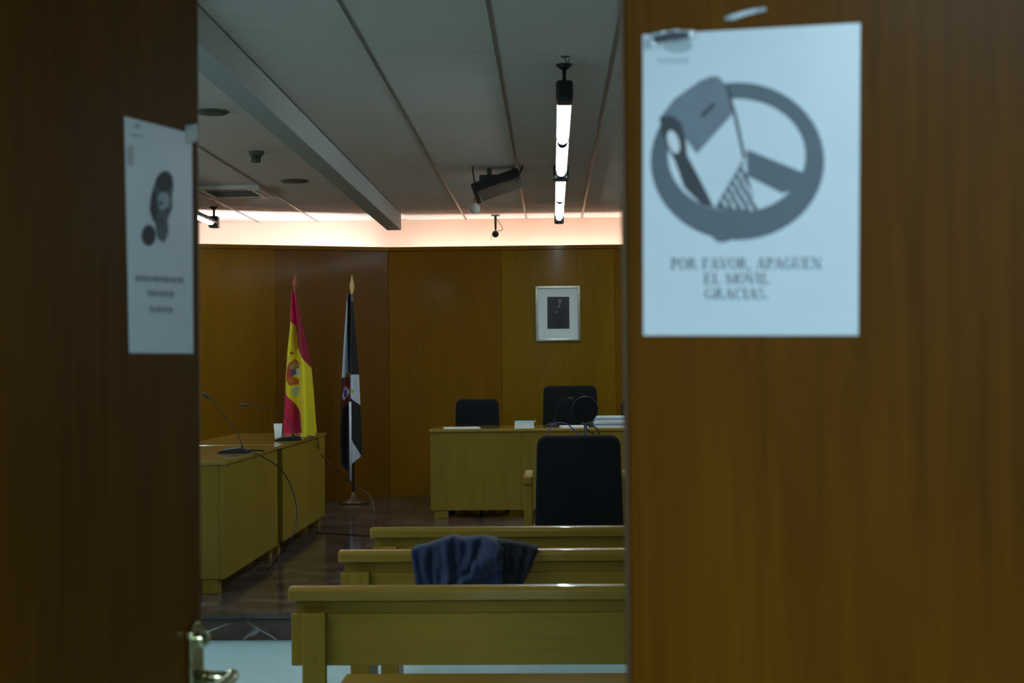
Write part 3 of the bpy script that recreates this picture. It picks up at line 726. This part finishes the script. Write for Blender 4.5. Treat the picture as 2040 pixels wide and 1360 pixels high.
# ------------------------------------------------------------------ things on the side desks
b1 = PZ(466, 902, DT_); 
n1 = [PY(483, 886, b1.y), PY(474, 862, b1.y + .03), PY(462, 848, b1.y + .05), PY(447, 828, b1.y + .08), PY(428, 802, b1.y + .12), PY(416, 792, b1.y + .14)]
n1[0].z = DT_ + .036
xe = dx + .03
mic('desk_microphone', 'black desk microphone with gooseneck on the near side desk', (b1.x, b1.y, DT_), .20, .0, n1,
    [(b1.x + .09, b1.y, DT_ + .02), (b1.x + .2, b1.y + .02, DT_ + .012), (xe - .06, b1.y + .05, DT_ + .008), (xe + .01, b1.y + .06, DT_ - .02), PY(560, 935, 9.9), PY(584, 980, 9.95), PY(592, 1030, 9.8), PY(578, 1075, 9.5), PZ(532, 1135, PLAT + .006), PZ(480, 1148, PLAT + .006)])
b2_ = PZ(574, 877, DT_)
n2 = [PY(584, 866, b2_.y), PY(578, 846, b2_.y + .04), PY(560, 824, b2_.y + .08), PY(530, 811, b2_.y + .1), PY(506, 806, b2_.y + .1), PY(494, 806, b2_.y + .1)]
n2[0].z = DT_ + .036
mic('desk_microphone', 'black desk microphone in front of the paper cup on the far side desk', (b2_.x, b2_.y, DT_), .21, .25, n2,
    [(b2_.x + .1, b2_.y + .02, DT_ + .02), (b2_.x + .17, b2_.y + .25, DT_ + .010), (xe - .05, b2_.y + .6, DT_ + .008), (xe + .01, b2_.y + .7, DT_ - .02), PY(640, 905, 12.3), PY(683, 945, 12.3), PY(712, 970, 12.2), PY(738, 990, 12.0), PY(748, 1030, 11.8), PZ(749, 1062, PLAT + .006), PZ(738, 1067, PLAT + .006), PZ(690, 1064, PLAT + .006), PZ(630, 1060, PLAT + .006)])
cp = PZ(554, 874, DT_)
cup = thing('paper_cup', 'tall white paper cup on the far side desk beside the flag', 'cup', cp)
k = cp.y / F
bm = B(); lathe(bm, [(6.3 * k, 0), (6.4 * k, .004), (8.7 * k, 30 * k), (8.1 * k, 30 * k), (5.8 * k, .008)], (cp.x, cp.y, DT_ + .0005), 28); obj('wall', bm, 'paper', cup, smooth=True)
bm = B(); tube(bm, [(cp.x + 8.6 * k * math.cos(a), cp.y + 8.6 * k * math.sin(a), DT_ + 30 * k) for a in [2 * PI * i / 28 for i in range(29)]], .0022, 6, caps=False); obj('rim', bm, 'paper', cup, smooth=True)

# ------------------------------------------------------------------ flags
YF = 14.45
def interp(tab, y):
    if y <= tab[0][0]: return tab[0][1]
    for (a, b), (c, d) in zip(tab, tab[1:]):
        if y <= c: return b + (d - b) * (y - a) / (c - a)
    return tab[-1][1]
def inside(p, poly):
    x, y = p; c = False; n = len(poly)
    for i in range(n):
        x1, y1 = poly[i]; x2, y2 = poly[(i + 1) % n]
        if (y1 > y) != (y2 > y) and x < (x2 - x1) * (y - y1) / (y2 - y1) + x1: c = not c
    return c
def cloth(left, right, y0, y1, colour, folds, phase, parent, nu=56, nv=260, bottom=None):
    bm = B(); lay = bm.loops.layers.float_color.new('Col'); rows = []; pix = {}
    for j in range(nv + 1):
        row = []
        for i in range(nu + 1):
            u = i / nu
            yb = y1 if bottom is None else interp(bottom, u)
            py = y0 + (yb - y0) * j / nv
            a, b = interp(left, py), interp(right, py); px = a + (b - a) * u
            amp = .02 + .05 * min(1, (b - a) / 50)
            P_ = PY(px, py, YF)
            P_.y += amp * math.sin(u * folds * 2 * PI + phase + py * .004) - .03
            v = bm.verts.new(P_); pix[v] = (px, py); row.append(v)
        rows.append(row)
    for A, C in zip(rows, rows[1:]):
        for i in range(nu):
            f = bm.faces.new((A[i], A[i + 1], C[i + 1], C[i]))
            for lp_ in f.loops: lp_[lay] = (*lin(colour(*pix[lp_.vert])), 1)
    o = obj('cloth', bm, 'flag_cloth', parent, smooth=True)
    md = o.modifiers.new('thickness', 'SOLIDIFY'); md.thickness = .004
    return o
Q = lambda l: [(540 + x * .1838, 530 + y * .1838) for x, y in l]
SP = dict(
    crest=Q([(258, 1003), (302, 1050), (292, 1105), (235, 1155), (240, 1195), (296, 1225), (292, 1282), (215, 1292), (188, 1240), (183, 1150), (198, 1075)]),
    grey=Q([(252, 1035), (292, 1052), (286, 1088), (228, 1120), (214, 1095)]),
    blue=Q([(222, 1130), (262, 1118), (274, 1160), (240, 1194), (220, 1175)]),
    white=Q([(268, 1112), (298, 1105), (306, 1190), (300, 1208), (262, 1180)]),
    orange=Q(ell(240, 1240, 44, 42)), low=Q([(228, 1330), (300, 1284), (308, 1330), (268, 1420), (232, 1400)]),
    dot=Q(ell(237, 943, 15, 18)), pillar=Q([(186, 1010), (205, 960), (212, 1000), (200, 1045)]))
def spain(px, py):
    p = (px, py)
    for k_, c in (('blue', (92, 92, 170)), ('white', (215, 215, 225)), ('orange', (200, 110, 45)), ('grey', (165, 160, 110)), ('crest', (190, 70, 35)), ('low', (190, 195, 165)), ('dot', (150, 120, 30)), ('pillar', (185, 190, 170))):
        if inside(p, SP[k_]): return c
    red, red_shade, yel = (222, 32, 88), (158, 16, 58), (240, 226, 30)  # the darker red paints the shade of the folds into the cloth
    if py < 640 + (px - 580) * .9: return red if px < 591 + (py - 590) * .01 else red_shade
    if px > interp([(600, 590), (645, 590), (690, 592), (700, 596), (735, 621), (760, 640)], py) and py < 745: return red_shade
    if py > 781 and px < interp([(781, 571), (790, 577), (800, 585), (820, 597), (845, 601), (880, 604), (940, 606)], py): return red if px < 583 + (py - 800) * .1 else red_shade
    return yel
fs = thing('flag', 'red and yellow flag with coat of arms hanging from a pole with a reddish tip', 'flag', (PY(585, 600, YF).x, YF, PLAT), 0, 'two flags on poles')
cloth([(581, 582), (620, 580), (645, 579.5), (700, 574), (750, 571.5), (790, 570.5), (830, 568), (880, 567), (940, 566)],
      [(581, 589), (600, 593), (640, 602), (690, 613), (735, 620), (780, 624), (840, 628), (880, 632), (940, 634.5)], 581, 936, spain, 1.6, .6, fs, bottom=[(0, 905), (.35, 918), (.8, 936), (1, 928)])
# black and white flag
def ceuta(px, py):
    wh, bk_, rd = (205, 222, 240), (16, 22, 30), (130, 40, 35)
    if py < 600: return (120, 130, 150) if px < 695 or px > 701 else bk_
    if py > 742 and inside((px, py), [(690, 742), (697, 738), (700, 756), (700, 790), (692, 806), (683, 812), (684, 790), (686, 758)]):
        if inside((px, py), [(688, 768), (697, 780), (686, 797), (683, 790)]): return (90, 105, 170) if 690 > px > 686 and 777 < py < 790 else (220, 225, 240)
        return (150, 140, 40) if py < 750 else rd
    if py < 752 and px < interp([(600, 694), (660, 692.5), (745, 693)], py): return wh
    if 746 < py < 806 and px > 699 and py < 790 + (px - 699) * .95 and py > 746:
        return (190, 185, 90) if inside((px, py), ell(704, 779, 4, 5, 8)) else wh
    if py > 868 and inside((px, py), [(700, 868), (719.5, 911), (701, 924)]): return wh
    return bk_
fc = thing('flag', 'black and white flag with red crest hanging from a pole with a golden tip', 'flag', (PY(699, 600, YF).x, YF, PLAT), 0, 'two flags on poles')
cloth([(586, 693.5), (600, 692.5), (660, 689), (745, 684), (800, 682), (880, 680), (920, 682), (960, 690)],
      [(586, 702.5), (600, 703.5), (640, 707), (700, 711), (750, 715), (800, 717), (880, 720), (912, 719.5), (930, 716), (960, 708)], 586, 950, ceuta, 1.4, 2.2, fc, bottom=[(0, 925), (.25, 942), (.48, 956), (.52, 926), (.9, 912), (1, 906)])
for t, px, pt, ptip, fm, rx, pm in ((fs, 585.5, 581, 543, 'finial_red', 5.5, 'door_edge'), (fc, 699.5, 586, 546, 'finial_gold', 5.0, 'pole_white')):
    x = PY(px, 600, YF).x; zt = PY(px, pt, YF).z; zz = PY(px, ptip, YF).z
    hgt = zz - zt; k = YF / F
    yo = YF - .105 if pm == 'pole_white' else YF
    bm = B(); tube(bm, [(x, YF + .07, PLAT + .05), (x, YF + .07, zt + .01)], .011, 12); obj('pole', bm, 'door_edge', t, smooth=True)
    if pm == 'pole_white':
        bm = B(); tube(bm, [PY(697.5, 800, YF - .11), PY(699, 960, YF - .11)], .0125, 12); obj('cord_sleeve', bm, pm, t, smooth=True)
    bm = B(); lathe(bm, [(.010, 0), (.012, .01), (rx * k, hgt * .42), (rx * k * .75, hgt * .58), (.002, hgt)], (x, YF + .07, zt), 4 if fm == 'finial_gold' else 16)
    obj('finial', bm, fm, t)
    bm = B(); lathe(bm, [(.15, 0), (.15, .02), (.06, .05), (.03, .10), (.02, .12)], (x, YF + .07, PLAT), 28); obj('base', bm, 'door_edge', t, smooth=True)

# ------------------------------------------------------------------ portrait
yq = YB - .002
def W(px, py): p_ = PY(px, py, YB - .02); return (p_.x, p_.z)
a0, a1 = W(1067, 625)[0], W(1156, 625)[0]; c0, c1 = W(1112, 680)[1], W(1112, 569)[1]
pf = thing('framed_portrait', "silver-gold framed portrait of a standing man in a dark suit on the panelled wall", 'picture', ((a0 + a1) / 2, YB - .02, c0))
fw = .027
def rail(pts): 
    bm = B(); prism(bm, pts, yq - .024, yq, 'y', bev=.004, seg=3); return bm
obj('frame_rail', rail([(a0, c1), (a1, c1), (a1 - fw, c1 - fw), (a0 + fw, c1 - fw)]), 'silver_frame', pf)
obj('frame_rail', rail([(a0, c0), (a1, c0), (a1 - fw, c0 + fw), (a0 + fw, c0 + fw)]), 'silver_frame', pf)
obj('frame_rail', rail([(a0, c0), (a0 + fw, c0 + fw), (a0 + fw, c1 - fw), (a0, c1)]), 'silver_frame', pf)
obj('frame_rail', rail([(a1, c0), (a1 - fw, c0 + fw), (a1 - fw, c1 - fw), (a1, c1)]), 'silver_frame', pf)
obj('mat_board', bx(a0 + fw, a1 - fw, yq - .010, yq - .004, c0 + fw, c1 - fw), 'mat_board', pf)
Zf = lambda l: [W(1040 + x * .1103, 550 + y * .1103) for x, y in l]
def lay(name, l, mat, d): 
    bm = B(); prism(bm, Zf(l), yq - d - .0006, yq - d, 'y'); return obj(name, bm, mat, ph_)
ph_ = obj('photograph', prism(B(), Zf([(455, 372), (852, 372), (856, 948), (458, 950)]), yq - .0116, yq - .0104, 'y'), 'photo_dark', pf)
lay('suit', [(660, 505), (640, 530), (600, 560), (575, 640), (585, 720), (590, 948), (790, 948), (800, 700), (795, 580), (760, 535), (710, 510)], 'photo_suit', .0118)
lay('shirt', [(690, 500), (640, 560), (655, 575), (695, 520)], 'photo_shirt', .0126)
lay('face', ell(682, 455, 28, 45, 16), 'photo_skin', .0126)
lay('hands', ell(625, 650, 40, 16, 12), 'dim_plastic', .0126)

# ------------------------------------------------------------------ ceiling fixtures
def tube_row(x, y0, label, zf=2.985, nt=4):
    t = thing('tube_light', label, 'ceiling light', (x, y0, CEIL), 0, 'rows of tube lights')
    y = y0
    obj('end_box', bx(x - .047, x + .047, y, y + .15, zf - .055, zf + .06, bev=.018, seg=3), 'black_plastic', t, smooth=False)
    def hanger(yy):
        bm = B(); tube(bm, [(x, yy, zf + .055), (x, yy, CEIL - .02)], .011, 10); st_ = obj('stem', bm, 'dark_metal', t, smooth=True)
        bm = B(); lathe(bm, [(.014, -.028), (.028, -.018), (.045, -.004), (.045, 0)], (x, yy, CEIL - .001), 20); obj('canopy', bm, 'dark_metal', st_, smooth=True)
    hanger(y + .075); y += .15
    for k in range(nt):
        bm = B(); tube(bm, [(x, y + .06, zf - .006), (x, y + 1.45, zf - .006)], .031, 16); tb = obj('tube', bm, 'tube_glow', t, smooth=True)
        for yy in (y + .024, y + 1.451):
            bm = B(); tube(bm, [(x, yy, zf - .006), (x, yy + .035, zf - .006)], .033, 16); obj('tube_cap', bm, 'dark_metal', tb, smooth=True)
        # opaque reflector over the tube
        bm = B(); pts = [(x + .044 * math.cos(a), zf - .008 + .044 * math.sin(a)) for a in [math.radians(-14 + 208 * i / 10) for i in range(11)]]
        pts += [(x + .040 * math.cos(a), zf - .008 + .040 * math.sin(a)) for a in [math.radians(194 - 208 * i / 10) for i in range(11)]]
        prism(bm, pts, y, y + 1.53, 'y'); obj('reflector', bm, 'black_plastic', t)
        y += 1.535
        if k == 1 and nt > 2:
            obj('joint_box', bx(x - .060, x + .060, y - .02, y + .13, zf - .050, zf + .06, bev=.012), 'black_plastic', t); hanger(y + .05); y += .12
    obj('end_box', bx(x - .047, x + .047, y, y + .10, zf - .055, zf + .06, bev=.014, seg=3), 'black_plastic', t); hanger(y + .05)
    return t
xt = PY(1118, 330, 10.6).x
tube_row(xt, 7.62, 'middle row of glowing tube lights hung from the ceiling towards the portrait')
tube_row(PY(432, 445, 14.2).x, 7.62, 'row of tube lights at far left, only its lit end showing beside the left door')
tube_row(xt + 3.35, 7.62, 'row of tube lights hidden by the right door above the right side')
tube_row(-3.36, 1.6, 'added unseen row of tube lights at far left, brightening the benches and near ceiling', nt=3)  # added out of view to brighten the benches and the near ceiling
tube_row(-2.1, 1.6, 'second added unseen row of tube lights, left of the benches, brightening their backs', nt=3)  # extra unseen row, set where it lights the benches but not the left door

# round speakers
for px, py, dd, lb in ((586, 360, .24, 'round ceiling speaker in front of the air conditioner grille'), (421, 222, .22, 'round ceiling speaker beside the left door top')):
    c = PZ(px, py, CEIL)
    t = thing('ceiling_speaker', lb, 'speaker', c, 0, 'round ceiling speakers')
    bm = B(); lathe(bm, [(dd * .40, -.010), (dd * .46, -.012), (dd * .5, -.004), (dd * .5, -.001)], c, 36); obj('rim', bm, 'dim_plastic', t, smooth=True)
    bm = B(); lathe(bm, [(dd * .30, -.016), (dd * .39, -.0125), (dd * .39, -.011)], c, 32); obj('grille', bm, 'dim_plastic', t, smooth=True)
c = PZ(510, 302, CEIL)
t = thing('smoke_detector', 'small dark caged detector hanging from the ceiling at left', 'detector', c)
bm = B(); lathe(bm, [(.036, -.034), (.05, -.030), (.062, -.005), (.062, -.001)], c, 24); obj('base', bm, 'dim_plastic', t, smooth=True)
bm = B(); lathe(bm, [(.020, -.082), (.028, -.078), (.028, -.035)], c, 16); obj('cap', bm, 'dim_plastic', t, smooth=True)
for k in range(8):
    a = 2 * PI * k / 8; obj('rib', tube(B(), [(c.x + .034 * math.cos(a), c.y + .034 * math.sin(a), CEIL - .034), (c.x + .031 * math.cos(a), c.y + .031 * math.sin(a), CEIL - .08)], .0035, 6), 'dim_plastic', t)
obj('white_glint', bx(c.x - .062, c.x - .040, c.y - .058, c.y - .05, CEIL - .028, CEIL - .018), 'white_plastic', t)
# air conditioner cassette in place of a ceiling tile
xa, xb, ya, yb = -3.19, -2.565, 12.50, 13.22
ac = thing('air_conditioner', 'square white ceiling air conditioner with dark intake grille at left', 'air conditioner', ((xa + xb) / 2, (ya + yb) / 2, CEIL))
bm = B()
for q in ((xa, xb, ya, ya + .12), (xa, xb, yb - .12, yb), (xa, xa + .10, ya + .12, yb - .12), (xb - .10, xb, ya + .12, yb - .12)): box(bm, *q, CEIL - .030, CEIL + .01, bev=.004)
obj('frame', bm, 'white_plastic', ac)
obj('intake_grille', bx(xa + .10, xb - .10, ya + .12, yb - .12, CEIL - .018, CEIL + .01), 'dim_plastic', ac)
for k in range(9):
    y = ya + .14 + k * (yb - ya - .28) / 8; obj('grille_slat', bx(xa + .11, xb - .11, y - .010, y + .010, CEIL - .026, CEIL - .019), 'dim_plastic', ac)
for q in ((xa + .12, xb - .12, ya + .035, ya + .075), (xa + .12, xb - .12, yb - .075, yb - .035), (xa + .03, xa + .065, ya + .14, yb - .14), (xb - .065, xb - .03, ya + .14, yb - .14)):
    obj('air_vane', bx(*q, CEIL - .033, CEIL - .028, bev=.001, seg=1), 'black_plastic', ac)
# projector hung aslant
yy = 11.5
pa, pb = PY(945, 381, yy), PY(1036, 349, yy - .02)
c = (pa + pb) / 2; L_ = (pb - pa).length; tilt = math.atan2(pb.z - pa.z, pb.x - pa.x)
pj = thing('ceiling_projector', 'slim dark projector hanging aslant from ceiling brackets near the tube lights', 'projector', (c.x, c.y, CEIL))
M = Matrix.Translation(c) @ Matrix.Rotation(-tilt, 4, 'Y') @ Matrix.Rotation(math.radians(-10), 4, 'X')
def pj_part(name, bm, mat): bm.transform(M); return obj(name, bm, mat, pj)
pj_part('body', bx(-L_ / 2, L_ / 2, -.05, .24, -.018, .055, bev=.008), 'projector_body')
pj_part('underside', bx(-L_ / 2 + .02, L_ / 2 - .012, -.045, .23, -.034, -.019, bev=.003), 'projector_under')
pj_part('end_cap', bx(-L_ / 2 - .012, -L_ / 2 + .03, -.06, .20, -.052, .045, bev=.008), 'projector_body')
pj_part('lens', tube(B(), [(-L_ / 2 + .055, -.07, -.002), (-L_ / 2 + .055, -.04, -.002)], .020, 16), 'black_plastic')
pj_part('focus_ring', tube(B(), [(L_ / 2 - .05, -.02, -.045), (L_ / 2 + .0, -.02, -.045)], .010, 10), 'chrome')
obj('mount_box', bx(PY(955, 350, 11.6).x, PY(1000, 350, 11.6).x, 11.56, 11.70, CEIL - .155, CEIL - .06, bev=.008), 'dim_plastic', pj)
a_ = PY(941, 335, yy); b_ = PY(947, 376, yy)
obj('hanger', tube(B(), [(a_.x, yy, CEIL), b_], .006, 8), 'black_plastic', pj)
x_ = PY(1022, 340, yy + .1).x; obj('hanger', tube(B(), [(x_, yy + .1, CEIL), (x_, yy + .1, PY(1022, 352, yy).z)], .009, 8), 'dim_plastic', pj)
x_ = PY(975, 340, 11.63).x; obj('hanger', tube(B(), [(x_, 11.63, CEIL), (x_, 11.63, CEIL - .06)], .02, 10), 'dim_plastic', pj)
q0 = PY(1040, 325, yy); q0.z = CEIL
obj('cable', tube(B(), smooth_path([q0, PY(1040, 334, yy), PY(1036, 344, yy), PY(1031, 349, yy + .0)], 6), .010, 8), 'black_plastic', pj)
# pale globe below the projector
g = PY(945.5, 415, 13.6)
gl = thing('globe_sensor', 'small pale round globe on the ceiling under the projector', 'sensor', (g.x, g.y, CEIL))
bm = B(); bmesh.ops.create_uvsphere(bm, u_segments=24, v_segments=14, radius=.053); bm.transform(Matrix.Translation(g)); obj('globe', bm, 'white_plastic', gl, smooth=True)
obj('stem', tube(B(), [(g.x, g.y, g.z + .045), (g.x, g.y, CEIL)], .004, 8), 'dark_metal', gl)
# small camera on a stem before the lit wall
c = PZ(987, 427, CEIL); e = PY(986, 457, c.y)
cm = thing('security_camera', 'small black ball camera on a ceiling stem in front of the lit cream wall', 'camera', (c.x, c.y, CEIL))
obj('ceiling_plate', bx(c.x - .045, c.x + .045, c.y - .03, c.y + .03, CEIL - .018, CEIL - .0065, bev=.003), 'dim_plastic', cm)
obj('stem', tube(B(), [(c.x, c.y, CEIL - .012), (c.x, c.y, e.z)], [.015, .011], 10), 'dim_plastic', cm, smooth=True)
bm = B(); bmesh.ops.create_uvsphere(bm, u_segments=20, v_segments=12, radius=.037); bm.transform(Matrix.Translation(PY(987, 466, c.y))); obj('camera_ball', bm, 'black_plastic', cm, smooth=True)
bb = PY(987, 466, c.y)
obj('lens', tube(B(), [bb + Vector((0, -.028, 0)), bb + Vector((0, -.044, -.004))], .016, 14), 'black_plastic', cm)
obj('bracket', tube(B(), [bb + Vector((0, 0, .03)), (c.x, c.y, e.z + .01)], .008, 8), 'chrome', cm)
obj('cable', tube(B(), smooth_path([PY(990, 436, c.y), PY(996, 446, c.y), PY(1001, 455, c.y), PY(999, 459, c.y), PY(990, 459, c.y)], 6), .0035, 6), 'black_plastic', cm)
obj('antenna', tube(B(), [PY(981, 466, c.y), PY(979, 468, c.y), PY(978, 478, c.y)], .003, 6), 'dim_plastic', cm)
# ceiling hook in front of the tube lights
c = PZ(1126, 112, CEIL)
hk = thing('ceiling_hook', 'tiny dark hook in the ceiling just before the middle tube lights', 'hook', c)
obj('plate', bx(c.x - .022, c.x + .022, c.y - .012, c.y + .012, CEIL - .006, CEIL - .001), 'dim_plastic', hk)
obj('hook', tube(B(), smooth_path([(c.x, c.y, CEIL - .004), (c.x, c.y, CEIL - .02), (c.x + .012, c.y, CEIL - .03), (c.x + .02, c.y, CEIL - .018)], 5), .003, 6), 'dim_plastic', hk)
